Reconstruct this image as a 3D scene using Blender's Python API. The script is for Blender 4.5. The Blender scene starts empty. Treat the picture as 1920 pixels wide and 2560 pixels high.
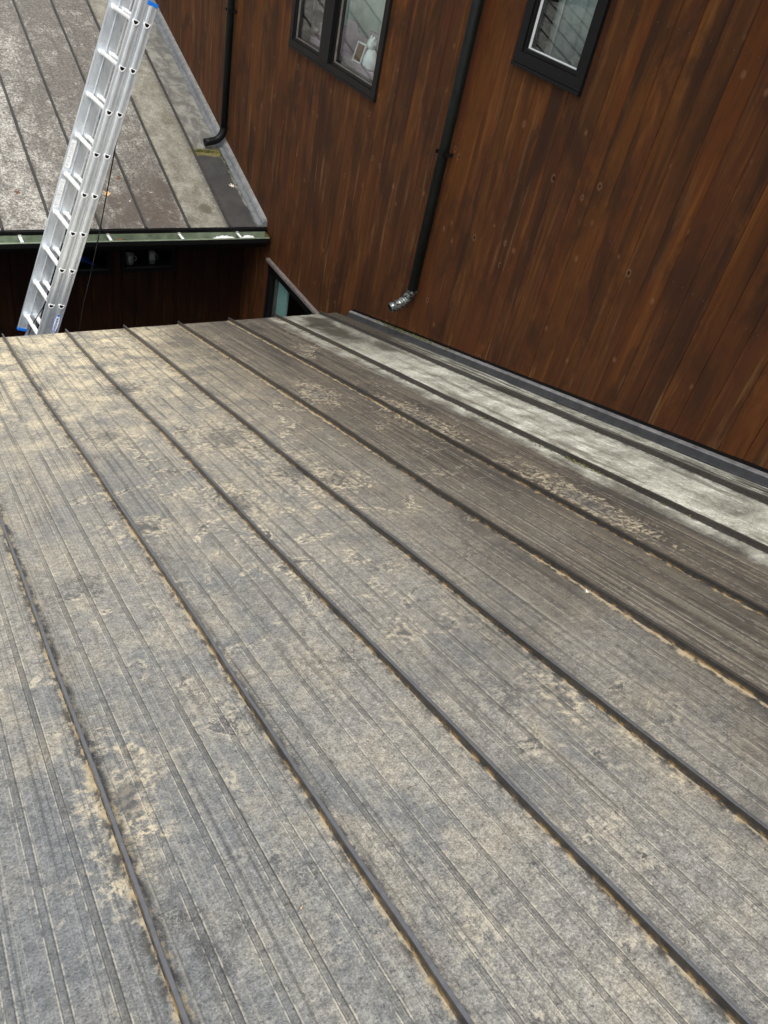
import bpy, bmesh, math, random
from mathutils import Vector, Matrix, noise as mnoise
random.seed(7)
sc = bpy.context.scene
col = sc.collection
PI = math.pi

# ---------------------------------------------------------------- camera
cd = bpy.data.cameras.new('camera')
cam = bpy.data.objects.new('camera', cd); col.objects.link(cam)
Mx = Matrix(((0.8563777, 0.1865685, -0.4814659), (-0.4802985, 0.6301258, -0.6101269), (0.1895537, 0.7537464, 0.6292342)))
cam.matrix_world = Matrix.Translation((-3.41567, 0, 1.464183)) @ Mx.to_4x4()
cd.sensor_fit = 'HORIZONTAL'; cd.sensor_width = 36; cd.lens = 36*1973.72/1920
cd.clip_start = .05; cd.clip_end = 500
sc.camera = cam

# ---------------------------------------------------------------- sky and sun (overcast)
SUN_EL, SUN_AZ = math.radians(62), math.radians(205)
w = bpy.data.worlds.new('World'); sc.world = w; w.use_nodes = True
nt = w.node_tree; nt.nodes.clear()
sky = nt.nodes.new('ShaderNodeTexSky'); sky.sky_type = 'NISHITA'; sky.sun_disc = False
sky.sun_elevation = SUN_EL; sky.sun_rotation = SUN_AZ
sky.air_density = 1.0; sky.dust_density = 4.0; sky.ozone_density = 1.5
hs = nt.nodes.new('ShaderNodeHueSaturation'); hs.inputs['Saturation'].default_value = .22
hs.inputs['Value'].default_value = 1.0
bg = nt.nodes.new('ShaderNodeBackground'); bg.inputs['Strength'].default_value = .15
out = nt.nodes.new('ShaderNodeOutputWorld')
nt.links.new(sky.outputs[0], hs.inputs['Color']); nt.links.new(hs.outputs[0], bg.inputs['Color'])
nt.links.new(bg.outputs[0], out.inputs['Surface'])
sd = bpy.data.lights.new('sun', 'SUN'); sd.energy = 1.0; sd.angle = math.radians(30); sd.color = (1, .95, .87)
so = bpy.data.objects.new('sun', sd); col.objects.link(so)
sdir = Vector((math.sin(SUN_AZ)*math.cos(SUN_EL), math.cos(SUN_AZ)*math.cos(SUN_EL), math.sin(SUN_EL)))
so.rotation_euler = sdir.to_track_quat('Z', 'Y').to_euler()
vs = sc.view_settings; vs.view_transform = 'Standard'; vs.look = 'None'; vs.gamma = 1; vs.exposure = 0.80
vs.use_curve_mapping = False

# ---------------------------------------------------------------- material helper
class N:
    def __init__(s, name):
        s.m = bpy.data.materials.new(name); s.m.use_nodes = True
        s.t = s.m.node_tree; s.t.nodes.clear()
        s.out = s.t.nodes.new('ShaderNodeOutputMaterial')
        s.b = s.t.nodes.new('ShaderNodeBsdfPrincipled')
        s.t.links.new(s.b.outputs[0], s.out.inputs[0])
        s.pos = s.t.nodes.new('ShaderNodeNewGeometry').outputs['Position']
        sp = s.t.nodes.new('ShaderNodeSeparateXYZ'); s.t.links.new(s.pos, sp.inputs[0])
        s.x, s.y, s.z = sp.outputs
    def put(s, v, inp):
        if hasattr(v, 'is_output') or isinstance(v, bpy.types.NodeSocket): s.t.links.new(v, inp)
        elif isinstance(v, (tuple, list)) and len(v) == 3 and inp.type == 'RGBA': inp.default_value = (*v, 1)
        else: inp.default_value = v
    def math(s, op, a, b=0.0, c=0.0, clamp=False):
        n = s.t.nodes.new('ShaderNodeMath'); n.operation = op; n.use_clamp = clamp
        for i, v in enumerate((a, b, c)): s.put(v, n.inputs[i])
        return n.outputs[0]
    def vec(s, x, y, z):
        n = s.t.nodes.new('ShaderNodeCombineXYZ')
        for i, v in enumerate((x, y, z)): s.put(v, n.inputs[i])
        return n.outputs[0]
    def scl(s, v, sx, sy, sz, off=(0, 0, 0)):
        n = s.t.nodes.new('ShaderNodeMapping'); s.put(v, n.inputs[0])
        n.inputs['Scale'].default_value = (sx, sy, sz); n.inputs['Location'].default_value = off
        return n.outputs[0]
    def noise(s, v, scale, detail=4, rough=.55, dist=0):
        n = s.t.nodes.new('ShaderNodeTexNoise'); s.put(v, n.inputs['Vector'])
        n.inputs['Scale'].default_value = scale; n.inputs['Detail'].default_value = detail
        n.inputs['Roughness'].default_value = rough; n.inputs['Distortion'].default_value = dist
        return n.outputs[0]
    def voro(s, v, scale, rnd=1.0, feat='F1'):
        n = s.t.nodes.new('ShaderNodeTexVoronoi'); n.feature = feat; s.put(v, n.inputs['Vector'])
        n.inputs['Scale'].default_value = scale; n.inputs['Randomness'].default_value = rnd
        return n.outputs['Distance']
    def step(s, v, a, b, smooth=True):       # 0 below a .. 1 above b (a may exceed b)
        n = s.t.nodes.new('ShaderNodeMapRange'); n.interpolation_type = 'SMOOTHSTEP' if smooth else 'LINEAR'
        s.put(v, n.inputs[0])
        if a <= b: n.inputs[1].default_value, n.inputs[2].default_value = a, b; n.inputs[3].default_value, n.inputs[4].default_value = 0, 1
        else: n.inputs[1].default_value, n.inputs[2].default_value = b, a; n.inputs[3].default_value, n.inputs[4].default_value = 1, 0
        return n.outputs[0]
    def mix(s, f, a, b, mode='MIX'):
        n = s.t.nodes.new('ShaderNodeMix'); n.data_type = 'RGBA'; n.blend_type = mode
        s.put(f, n.inputs[0]); s.put(a, n.inputs[6]); s.put(b, n.inputs[7])
        return n.outputs[2]
    def ramp(s, f, stops):
        n = s.t.nodes.new('ShaderNodeValToRGB'); s.put(f, n.inputs[0]); e = n.color_ramp.elements
        while len(e) < len(stops): e.new(.5)
        for k, (p, c) in enumerate(stops): e[k].position = p; e[k].color = (*c, 1)
        return n.outputs[0]
    def rand(s):
        return s.t.nodes.new('ShaderNodeObjectInfo').outputs['Random']
    def bump(s, h, dist, strength=1.0):
        n = s.t.nodes.new('ShaderNodeBump'); s.put(h, n.inputs['Height'])
        n.inputs['Distance'].default_value = dist; n.inputs['Strength'].default_value = strength
        s.t.links.new(n.outputs[0], s.b.inputs['Normal'])
    def fin(s, c, rough=.6, metal=0.0, spec=.5):
        s.put(c, s.b.inputs['Base Color']); s.put(rough, s.b.inputs['Roughness'])
        s.put(metal, s.b.inputs['Metallic']); s.b.inputs['Specular IOR Level'].default_value = spec
        return s.m

def blob(n, cx, cy, r, dv, soft=.35, ax=1.0, ay=1.0):
    """1 inside a noisy round patch centred at (cx, cy)"""
    dx = n.math('MULTIPLY', n.math('SUBTRACT', n.x, cx), 1/ax)
    dy = n.math('MULTIPLY', n.math('SUBTRACT', n.y, cy), 1/ay)
    d = n.math('SQRT', n.math('ADD', n.math('MULTIPLY', dx, dx), n.math('MULTIPLY', dy, dy)))
    d = n.math('ADD', d, n.math('MULTIPLY', n.math('SUBTRACT', dv, .5), r*1.6))
    return n.step(d, r*(1+soft), r*(1-soft))

TP = .30268          # slope of the near roof
SP = .43             # seam spacing
X7 = .2067
def simple(name, c, rough=.6, metal=0.0, var=.15, scale=30, spec=.5):
    n = N(name); f = n.noise(n.pos, scale, 4)
    f2 = n.noise(n.pos, scale*.13, 3)
    k = n.math('ADD', n.math('MULTIPLY', f, .6), n.math('MULTIPLY', f2, .4))
    lo = tuple(v*(1-var) for v in c); hi = tuple(v*(1+var) for v in c)
    return n.fin(n.ramp(k, [(.3, lo), (.7, hi)]), rough, metal, spec)

def roof_near():
    n = N('weathered_roof_metal')
    M_, A_, S_ = (lambda a, b: n.math('MULTIPLY', a, b)), (lambda a, b: n.math('ADD', a, b)), (lambda a, b: n.math('SUBTRACT', a, b))
    big = n.noise(n.scl(n.pos, 1, .8, 0), 1.6, 4, .6, .4)
    mid = n.noise(n.scl(n.pos, 1, .8, 0, (3.1, 7.7, 0)), 6.5, 6, .65, .3)
    med = n.noise(n.pos, 46, 5, .7)
    micro = n.noise(n.scl(n.pos, 1, 1, 1, (2, 3, 4)), 190, 4, .8)
    fine = A_(M_(med, .34), M_(micro, .66))
    streak = n.noise(n.scl(n.pos, 42, 1.1, 0), 1, 5, .65)
    lines = n.noise(n.scl(n.pos, 115, .55, 0, (7, 1, 0)), 1, 2, .5)
    irr = A_(M_(S_(n.noise(n.pos, 17, 6, .7, 1.2), .5), 4.2), .5)
    t = n.math('FRACT', A_(n.math('DIVIDE', A_(n.x, X7), SP), 100.0))
    # grey weathered coat, a little bluer toward the near left and in random patches
    g = n.ramp(fine, [(.34, (.105, .104, .100)), (.46, (.205, .200, .190)), (.56, (.335, .324, .302)), (.68, (.54, .52, .48))])
    gb = n.ramp(fine, [(.34, (.085, .092, .102)), (.48, (.168, .178, .190)), (.66, (.33, .338, .342))])
    cl = M_(n.step(A_(n.x, M_(S_(big, .5), 1.0)), -2.55, -3.15), n.step(A_(n.y, M_(S_(mid, .5), 1.4)), 1.9, .7))
    cl = n.math('MAXIMUM', cl, M_(n.step(big, .50, .60), .9))
    c = n.mix(cl, g, gb)
    # tan bloom of lichen and pollen, thickest toward the eave
    tan = n.ramp(fine, [(.34, (.165, .140, .110)), (.48, (.345, .305, .242)), (.66, (.64, .575, .46))])
    f = A_(A_(M_(big, .55), M_(mid, .75)), M_(n.step(n.y, .4, 4.6), .14))
    c = n.mix(M_(M_(n.step(f, .56, .90), .9), n.math('SUBTRACT', 1.0, M_(cl, .6))), c, tan)
    yel = M_(n.step(A_(n.y, M_(S_(mid, .5), 3.4)), 3.0, 5.2), n.step(A_(fine, M_(mid, .6)), .74, .86))
    yel = M_(yel, n.step(n.x, -.9, -1.8))
    c = n.mix(M_(yel, .8), c, (.72, .62, .42))
    # brown grime toward the wall
    xr = n.step(A_(n.x, M_(S_(big, .5), 1.4)), -2.35, -1.05)
    br = n.ramp(A_(M_(streak, .6), M_(fine, .4)), [(.36, (.048, .040, .034)), (.5, (.118, .098, .076)), (.60, (.215, .180, .132)), (.70, (.35, .30, .22))])
    c = n.mix(M_(xr, .86), c, br)
    dkb = M_(M_(n.step(n.noise(n.scl(n.pos, 3, .9, 0, (8, 2, 0)), 1.6, 4, .6), .47, .62), n.step(n.x, -1.5, -1.0)), .6)
    c = n.mix(dkb, c, (.062, .058, .058))
    # long fine run-off lines down the slope
    c = n.mix(M_(n.step(streak, .54, .70), .38), c, (.085, .078, .072))
    c = n.mix(M_(n.step(lines, .60, .66), .45), c, (.075, .070, .066))
    c = n.mix(M_(n.step(lines, .39, .35), .30), c, (.42, .385, .315))
    # washed marks with a pale rim
    pm = n.noise(n.scl(n.pos, 1.0, 1.25, 0, (11, 4, 0)), 6.2, 7, .62, .9)
    gate = n.step(n.noise(n.scl(n.pos, 1, 1, 0, (1, 9, 0)), 1.1, 2), .42, .54)
    rim = M_(M_(n.step(pm, .420, .400), n.step(pm, .350, .372)), gate)
    ins = M_(n.step(pm, .372, .352), gate)
    c = n.mix(M_(M_(ins, n.step(fine, .60, .46)), .75), c, (.085, .086, .092))
    c = n.mix(M_(M_(rim, A_(.3, M_(n.step(n.x, -1.2, -2.0), .7))), M_(n.step(med, .44, .56), A_(.35, M_(n.step(n.y, 1.0, 2.2), .6)))), c, (.56, .49, .36))
    # dark grime clouds and bare flakes
    gm = n.noise(n.scl(n.pos, 1, .7, 0, (4, 14, 0)), 4.4, 7, .7, .5)
    c = n.mix(M_(n.step(gm, .56, .66), M_(n.step(fine, .58, .46), .6)), c, (.078, .077, .078))
    fl = n.noise(n.scl(n.pos, 1.6, 1, 0, (6, 6, 0)), 24, 6, .7, 1.0)
    c = n.mix(M_(M_(n.step(fl, .62, .66), n.step(mid, .52, .60)), M_(A_(.4, n.step(n.y, 1.2, 2.4)), M_(n.step(n.x, -1.1, -1.7), .45))), c, (.60, .52, .37))
    for cx, cy, r, ax, ay in ((-1.0, 3.0, .07, 1, 3.5), (-.95, 1.75, .06, 1, 4), (-1.3, 3.6, .06, 1, 2.5), (-.86, 4.6, .05, 1, 1.5), (-.98, 4.4, .04, 1, 1.5), (-2.62, 3.35, .08, 1.2, 1.3),
                              (-2.219, 1.271, .035, 1, 1), (-3.17, .99, .055, 1, 1.3), (-3.12, 1.13, .03, 1, 1), (-3.22, .84, .04, 1, 1.4), (-1.95, 2.55, .09, 1, 2.2), (-1.83, 2.42, .06, 1.5, 1.2),
                              (-2.34, 2.37, .08, 1, 1.5), (-2.1, 3.1, .09, 1.2, 2), (-2.0, .82, .04, .8, 2), (-1.93, .5, .035, .7, 2.4), (-2.75, 2.3, .05, 1.6, 1.2), (-2.33, 4.1, .12, 1.2, 1)):
        b = blob(n, cx, cy, r*1.25, irr, .6, ax, ay)
        c = n.mix(M_(M_(b, n.step(med, .44, .56)), .8), c, (.56, .48, .34))
        b = blob(n, cx, cy, r*.7, irr, .45, ax, ay)
        c = n.mix(M_(b, .66), c, n.mix(fine, (.04, .042, .048), (.17, .173, .18)))
    # fine dirt speckle
    c = n.mix(M_(n.step(n.noise(n.pos, 120, 3, .7), .60, .68), .6), c, (.050, .046, .044))
    c = n.mix(M_(n.step(n.noise(n.scl(n.pos, 1, 1, 0, (5, 5, 5)), 60, 4, .7), .61, .68), .6), c, (.050, .046, .046))
    # dirt held in the pressed ribs, continuous lines that fade in and out
    for tc in (.20, .40, .60, .80):
        d = n.math('ABSOLUTE', S_(t, tc))
        fd = n.step(n.noise(n.scl(n.pos, 1.2, .9, 0, (tc*9, 0, 0)), 2, 4, .6), .34, .62)
        k = M_(n.step(d, .015, .009), A_(.08, M_(fd, .40)))
        c = n.mix(k, c, n.mix(fine, (.05, .048, .048), (.16, .155, .15)))
        d2 = n.math('ABSOLUTE', S_(d, .0165))
        c = n.mix(M_(n.step(d2, .0032, .0008), A_(.22, M_(fd, .5))), c, (.050, .047, .045))
        d3 = n.math('ABSOLUTE', S_(d, .0235))
        c = n.mix(M_(n.step(d3, .0040, .0010), M_(n.step(med, .42, .54), .6)), c, (.50, .455, .36))
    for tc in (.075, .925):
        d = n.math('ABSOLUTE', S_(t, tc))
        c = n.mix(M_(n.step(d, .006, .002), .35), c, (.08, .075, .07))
    # pale mineral wash beside the wall, brown where the spout drips
    xw = A_(n.x, M_(S_(mid, .5), .16))
    pw = n.step(n.math('ADD', n.x, M_(S_(mid, .5), .14)), -.78, -.62)
    pale = n.ramp(A_(M_(fine, .6), M_(mid, .4)), [(.38, (.16, .155, .13)), (.46, (.33, .325, .28)), (.53, (.50, .50, .445)), (.62, (.72, .725, .66))])
    pale = n.mix(M_(n.step(n.noise(n.scl(n.pos, 16, 2, 0), 1, 6, .7), .50, .64), .7), pale, (.165, .155, .125))
    pale = n.mix(M_(n.step(n.x, -.22, -.2), n.step(n.noise(n.scl(n.pos, 75, 1.2, 0), 1, 3), .46, .58)), pale, (.085, .085, .072))
    pale = n.mix(M_(n.step(n.math('ABSOLUTE', A_(n.x, .128)), .004, .002), .8), pale, (.03, .03, .03))
    c = n.mix(pw, c, pale)
    dk = n.step(A_(n.y, M_(S_(mid, .5), 2.2)), 3.9, 4.8)
    c = n.mix(M_(M_(dk, .9), n.step(n.x, -.24, -.19)), c, n.mix(fine, (.03, .024, .020), (.16, .125, .095)))
    c = n.mix(M_(M_(dk, .35), n.step(n.x, -.72, -.6)), c, (.12, .11, .085))
    for cx, cy, r, ax, ay in ((-.42, 4.95, .11, 1.2, 2.6), (-.30, 4.45, .07, 1, 2.5), (-.36, 5.35, .10, 1.3, 2)):
        b = blob(n, cx, cy, r, mid, .6, ax, ay)
        c = n.mix(M_(b, .8), c, (.065, .058, .045))
    # pollen line along the foot of every seam
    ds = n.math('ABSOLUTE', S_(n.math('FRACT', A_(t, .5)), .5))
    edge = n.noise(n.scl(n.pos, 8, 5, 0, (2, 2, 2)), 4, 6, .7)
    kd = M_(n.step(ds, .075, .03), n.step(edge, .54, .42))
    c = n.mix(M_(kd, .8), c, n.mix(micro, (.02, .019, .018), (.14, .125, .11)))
    w_ = A_(ds, M_(S_(edge, .5), -.22))
    k = M_(n.step(w_, .034, .006), n.step(n.x, -.5, -.75))
    c = n.mix(M_(k, .72), c, n.mix(med, (.22, .165, .09), (.66, .54, .34)))
    gmn = n.t.nodes.new('ShaderNodeGamma'); n.put(c, gmn.inputs[0]); gmn.inputs[1].default_value = 1.28
    hsn = n.t.nodes.new('ShaderNodeHueSaturation'); n.put(gmn.outputs[0], hsn.inputs['Color']); hsn.inputs['Saturation'].default_value = .80
    c = n.mix(1.0, hsn.outputs[0], (1.36, 1.36, 1.30), 'MULTIPLY')
    h = A_(M_(fine, .6), M_(gm, .3))
    n.bump(h, .0020, .8)
    r = A_(.34, M_(fine, .35))
    return n.fin(c, r, 0, .5)

def roof_far():
    n = N('mottled_roof_metal')
    big = n.noise(n.scl(n.pos, 1, .7, 0), 1.9, 5, .65, .5)
    mid = n.noise(n.scl(n.pos, 1, .8, 0, (3, 1, 0)), 7, 6, .7, .6)
    fine = n.noise(n.pos, 48, 8, .8)
    g = n.ramp(fine, [(.36, (.052, .047, .041)), (.5, (.128, .117, .101)), (.64, (.26, .245, .215))])
    lich = n.ramp(fine, [(.38, (.25, .24, .205)), (.6, (.60, .58, .52))])
    left = n.step(n.x, -1.7, -2.3)
    f = n.math('ADD', n.math('ADD', n.math('MULTIPLY', big, .5), n.math('MULTIPLY', mid, .6)), n.math('MULTIPLY', fine, .35))
    f = n.math('ADD', f, n.math('MULTIPLY', left, .11))
    c = n.mix(n.math('MULTIPLY', n.step(f, .70, .95), n.math('ADD', .45, n.math('MULTIPLY', n.step(fine, .40, .58), .55))), g, lich)
    wf = n.noise(n.scl(n.pos, 1, .8, 1), 26, 7, .75, .6)
    c = n.mix(n.math('MULTIPLY', n.step(wf, .57, .63), n.math('ADD', .15, n.math('MULTIPLY', left, .7))), c, (.62, .60, .54))
    fs = n.noise(n.scl(n.pos, 22, 1.2, 0), 1, 4, .6)
    c = n.mix(n.math('MULTIPLY', n.step(fs, .52, .68), .4), c, (.06, .055, .05))
    # rusty brown mat of needles on the low middle strip
    b = blob(n, -1.12, 7.60, .38, n.math('ADD', n.math('MULTIPLY', n.math('SUBTRACT', mid, .5), 3.6), .5), .9, 1.5, .9)
    c = n.mix(n.math('MULTIPLY', n.math('MULTIPLY', b, .75), n.step(fine, .42, .55)), c, n.mix(mid, (.048, .040, .032), (.125, .088, .064)))
    # pale strips
    st = n.math('MULTIPLY', n.step(n.math('ADD', n.x, n.math('MULTIPLY', n.math('SUBTRACT', mid, .5), .12)), -.84, -.78), n.step(n.math('ADD', n.x, n.math('MULTIPLY', n.math('SUBTRACT', mid, .5), .10)), -.42, -.47))
    pl_ = n.ramp(n.math('ADD', n.math('MULTIPLY', mid, .5), n.math('MULTIPLY', fine, .5)), [(.38, (.11, .104, .078)), (.5, (.225, .215, .170)), (.62, (.37, .36, .30))])
    c = n.mix(n.math('MULTIPLY', st, .85), c, pl_)
    c = n.mix(n.math('MULTIPLY', blob(n, -.56, 7.62, .06, mid, .3, 1, 1.2), .8), c, (.10, .09, .06))
    s2 = n.step(n.x, -.40, -.36)
    c = n.mix(n.math('MULTIPLY', s2, .8), c, n.mix(n.step(mid, .42, .60), (.125, .125, .112), (.27, .27, .235)))
    # wet dark run below the spout, moss at its head
    yv = n.math('ADD', n.y, n.math('MULTIPLY', n.math('SUBTRACT', mid, .5), .16))
    wet = n.math('MULTIPLY', n.math('MULTIPLY', n.step(n.x, -.43, -.40), n.step(n.math('ADD', n.x, n.math('MULTIPLY', n.math('SUBTRACT', mid, .5), .10)), -.10, -.13)), n.step(yv, 8.47, 8.42))
    c = n.mix(n.math('MULTIPLY', wet, .93), c, n.mix(mid, (.028, .028, .030), (.075, .072, .070)))
    ms = n.math('MULTIPLY', n.math('MULTIPLY', n.step(n.x, -.46, -.40), n.step(n.x, -.06, -.12)), n.math('MULTIPLY', n.step(yv, 8.40, 8.46), n.step(yv, 8.58, 8.49)))
    c = n.mix(n.math('MULTIPLY', ms, .85), c, (.17, .145, .035))
    n.bump(n.math('ADD', fine, n.math('MULTIPLY', mid, .5)), .003, .7)
    r = n.math('SUBTRACT', n.math('ADD', .45, n.math('MULTIPLY', fine, .3)), n.math('MULTIPLY', wet, .25))
    return n.fin(c, r, 0, .5)

def wood(name, horiz, dark=1.0):
    """stained boards: horiz = coordinate along the wall ('y' or 'x')"""
    n = N(name); rd = n.rand()
    u = n.y if horiz == 'y' else n.x
    v1 = n.vec(n.math('MULTIPLY', u, 1), n.math('MULTIPLY', rd, 37.0), n.z)
    st = n.noise(n.scl(v1, 13, 1, .9), 1, 6, .62, .6)
    st2 = n.noise(n.scl(v1, 6, 1, .55, (4, 4, 4)), 1, 5, .6, .5)
    gr = n.noise(n.scl(v1, 110, 1, 4), 1, 4, .6)
    bl = n.noise(n.scl(n.pos, 1, 1, .5), 3.2, 6, .68, .4)
    base = n.ramp(rd, [(0, (.072, .0270, .0085)), (.17, (.092, .0320, .0085)), (.34, (.062, .0270, .0105)), (.5, (.084, .0345, .0085)), (.64, (.052, .0190, .0110)), (.8, (.102, .0400, .0095)), (1, (.070, .0290, .0105))])
    c = n.mix(n.math('MULTIPLY', n.step(st, .46, .70), .75), base, (.165, .070, .018))
    c = n.mix(n.math('MULTIPLY', n.step(st2, .50, .34), .85), c, (.026, .0130, .0080))
    c = n.mix(n.math('MULTIPLY', n.step(st2, .54, .70), .65), c, (.072, .0230, .0150))
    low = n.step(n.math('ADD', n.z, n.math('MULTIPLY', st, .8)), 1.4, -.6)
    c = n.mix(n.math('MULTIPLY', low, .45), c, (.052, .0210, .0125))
    w2 = n.noise(n.scl(v1, 18, 1, 1.3, (9, 1, 2)), 1, 5, .65)
    c = n.mix(n.math('MULTIPLY', n.math('MULTIPLY', n.step(w2, .56, .70), .55), n.math('ADD', .25, low)), c, (.180, .112, .062))
    c = n.mix(n.math('MULTIPLY', n.step(gr, .50, .66), .25), c, (.02, .010, .006))
    c = n.mix(n.math('MULTIPLY', n.step(bl, .47, .64), .70), c, (.028, .0135, .0090))
    c = n.mix(n.math('MULTIPLY', n.step(bl, .42, .30), .40), c, (.140, .058, .018))
    # knots with a pale worn rim, small and of many sizes
    kv = n.vec(n.math('MULTIPLY', u, 1.0), n.math('MULTIPLY', rd, 11.0), n.math('MULTIPLY', n.z, .75))
    kd = n.math('ADD', n.voro(kv, 6.5), n.math('MULTIPLY', n.noise(kv, 3.1, 2), .22))
    c = n.mix(n.math('MULTIPLY', n.step(kd, .245, .15), .6), c, (.190, .110, .075))
    c = n.mix(n.math('MULTIPLY', n.step(kd, .165, .14), .95), c, (.010, .006, .005))
    c = n.mix(1.0, c, (1.06, .93, .70), 'MULTIPLY')
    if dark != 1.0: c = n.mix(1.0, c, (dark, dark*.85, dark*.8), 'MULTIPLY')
    n.bump(n.math('ADD', gr, n.math('MULTIPLY', st, .6)), .0012, .6)
    return n.fin(c, n.math('ADD', .58, n.math('MULTIPLY', gr, .2)), 0, .18)

def alu():
    n = N('brushed_aluminium')
    a = n.noise(n.scl(n.pos, 3, 3, 1.5), 5, 4, .6)
    sc_ = n.noise(n.scl(n.pos, 5, 5, 3, (1, 2, 3)), 14, 5, .7, .8)
    f = n.noise(n.scl(n.pos, 12, 12, 90), 1, 3, .6)
    return n.fin(n.mix(n.math('MULTIPLY', n.step(sc_, .56, .68), .5), n.ramp(a, [(.3, (.66, .72, .78)), (.7, (.86, .92, .97))]), (.42, .44, .46)), n.math('ADD', .24, n.math('MULTIPLY', f, .22)), .68)

def glass():
    m = bpy.data.materials.new('window_glass'); m.use_nodes = True; t = m.node_tree; t.nodes.clear()
    o = t.nodes.new('ShaderNodeOutputMaterial'); mx = t.nodes.new('ShaderNodeMixShader')
    tr = t.nodes.new('ShaderNodeBsdfTransparent'); tr.inputs[0].default_value = (.93, .97, .96, 1)
    gl = t.nodes.new('ShaderNodeBsdfGlossy'); gl.inputs['Roughness'].default_value = .01
    fr = t.nodes.new('ShaderNodeFresnel'); 
    gm = t.nodes.new('ShaderNodeNewGeometry'); mr = t.nodes.new('ShaderNodeMapRange')      # same index seen from either side
    mr.inputs[3].default_value = 1.6; mr.inputs[4].default_value = 1/1.6
    t.links.new(gm.outputs['Backfacing'], mr.inputs[0]); t.links.new(mr.outputs[0], fr.inputs[0])
    t.links.new(fr.outputs[0], mx.inputs[0]); t.links.new(tr.outputs[0], mx.inputs[1]); t.links.new(gl.outputs[0], mx.inputs[2])
    t.links.new(mx.outputs[0], o.inputs[0]); return m

M_ROOF = roof_near(); M_FAR = roof_far()
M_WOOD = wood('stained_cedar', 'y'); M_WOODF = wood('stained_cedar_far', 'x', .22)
M_ALU = alu(); M_ALU2 = simple('bright_rung_aluminium', (.93, .94, .94), .4, .1, .05); M_GLASS = glass()
def seam_mat():
    n = N('seam_metal')
    e = n.noise(n.scl(n.pos, 8, 5, 8), 5, 6, .7); f = n.noise(n.pos, 60, 5, .7)
    pl_ = n.math('ADD', n.z, n.math('MULTIPLY', n.y, TP))            # height over the roof plane
    c = n.ramp(f, [(.3, (.040, .036, .032)), (.7, (.080, .072, .064))])
    k = n.math('MULTIPLY', n.math('MULTIPLY', n.step(pl_, .000, -.012), n.step(e, .46, .60)), n.step(n.x, -.72, -.9))
    c = n.mix(n.math('MULTIPLY', k, .8), c, (.38, .25, .10))
    c = n.mix(n.math('MULTIPLY', n.step(e, .62, .72), .25), c, (.16, .14, .11))
    top = n.math('MULTIPLY', n.step(pl_, .0135, .0150), n.step(n.x, -1.4, -2.2))  # bluish highlight put into the top edge colour, left seams only
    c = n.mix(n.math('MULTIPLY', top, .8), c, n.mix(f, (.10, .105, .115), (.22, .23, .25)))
    return n.fin(c, .36, .25)
M_SEAM = seam_mat()
M_SEAMF = simple('far_seam_metal', (.050, .047, .043), .5, .1, .4)
M_FLASH = simple('slate_grey_flashing', (.050, .051, .053), .42, .2, .45, 22)
M_FLASHT = simple('grey_flashing_hem', (.21, .205, .205), .5, .2, .5, 22)
M_FLASHF = simple('grey_rake_flashing', (.17, .178, .185), .5, .1, .4, 22)
M_FLASHFT = simple('grey_rake_hem', (.26, .26, .25), .5, .1, .4, 22)
M_BLACK = simple('black_metal', (.006, .006, .0065), .45, 0, .3, spec=.2)
M_PIPE = simple('dark_green_black_pipe', (.007, .0095, .0085), .5, 0, .5, 40, spec=.25)
M_FRAME = simple('dark_bronze_frame', (.010, .0085, .008), .5, 0, .25, spec=.2)
M_GUT = simple('sage_green_gutter', (.165, .205, .140), .5, 0, .5, 14)
M_FASC = simple('dark_fascia', (.02, .017, .015), .6, 0, .3)
M_DRIP = simple('tan_drip_edge', (.42, .36, .26), .6, 0, .35, 25)
M_TRIM = simple('worn_head_trim', (.17, .15, .135), .5, .1, .4, 25)
M_WHITE = simple('white_paint', (.78, .80, .79), .5, 0, .05)
M_STICK = simple('sticker_white', (.86, .88, .88), .4, 0, .04)
M_INK = simple('sticker_ink', (.38, .42, .45), .5, 0, .1)
M_BLUE = simple('blue_plastic', (.01, .16, .62), .35, 0, .1)
M_NAVY = simple('navy_print', (.015, .03, .30), .4, 0, .1)
M_LBLUE = simple('pale_blue_print', (.30, .48, .85), .4, 0, .1)
M_ROPE = simple('black_rope', (.010, .009, .009), .8, 0, .3, 200)
M_CURT = simple('pale_green_curtain', (.72, .82, .78), .9, 0, .08, 6)
M_CURTG = simple('grey_curtain', (.42, .46, .46), .9, 0, .18, 6)
M_LILAC = simple('lilac_fabric', (.36, .27, .31), .9, 0, .25, 14)
M_TEAL = simple('teal_panel', (.38, .60, .57), .5, 0, .12, 6)
M_DARKROOM = simple('dark_interior', (.03, .028, .025), .9)
M_INROOM = simple('interior_plaster', (.55, .57, .55), .9, 0, .05, 3)
M_CLOTH = simple('blue_cloth', (.015, .035, .25), .8, 0, .3, 25)
M_CUP = simple('cream_ceramic', (.26, .25, .23), .4, 0, .06)
M_MOSS = simple('moss_green', (.115, .115, .028), .95, 0, .6, 60)
M_LEAFT = simple('tan_leaf', (.52, .36, .19), .8, 0, .4, 60)
M_LEAFB = simple('brown_leaf', (.17, .075, .035), .8, 0, .5, 60)
M_LEAFP = simple('pale_leaf', (.70, .64, .54), .8, 0, .25, 60)
M_WET = simple('standing_water', (.10, .13, .09), .02, 0, .3, 8)
M_GROUND = simple('damp_earth', (.05, .042, .032), .95, 0, .5, 2)
M_CROWN = simple('conifer_needles', (.030, .055, .024), .9, 0, .6, 3)
M_BARK = simple('bark', (.06, .045, .035), .95, 0, .4, 12)
M_CHROME = N('galvanised_elbow'); M_CHROME = M_CHROME.fin(M_CHROME.ramp(M_CHROME.noise(M_CHROME.pos, 45, 4), [(.42, (.035, .037, .035)), (.60, (.26, .28, .27))]), .30, .75)

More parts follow.
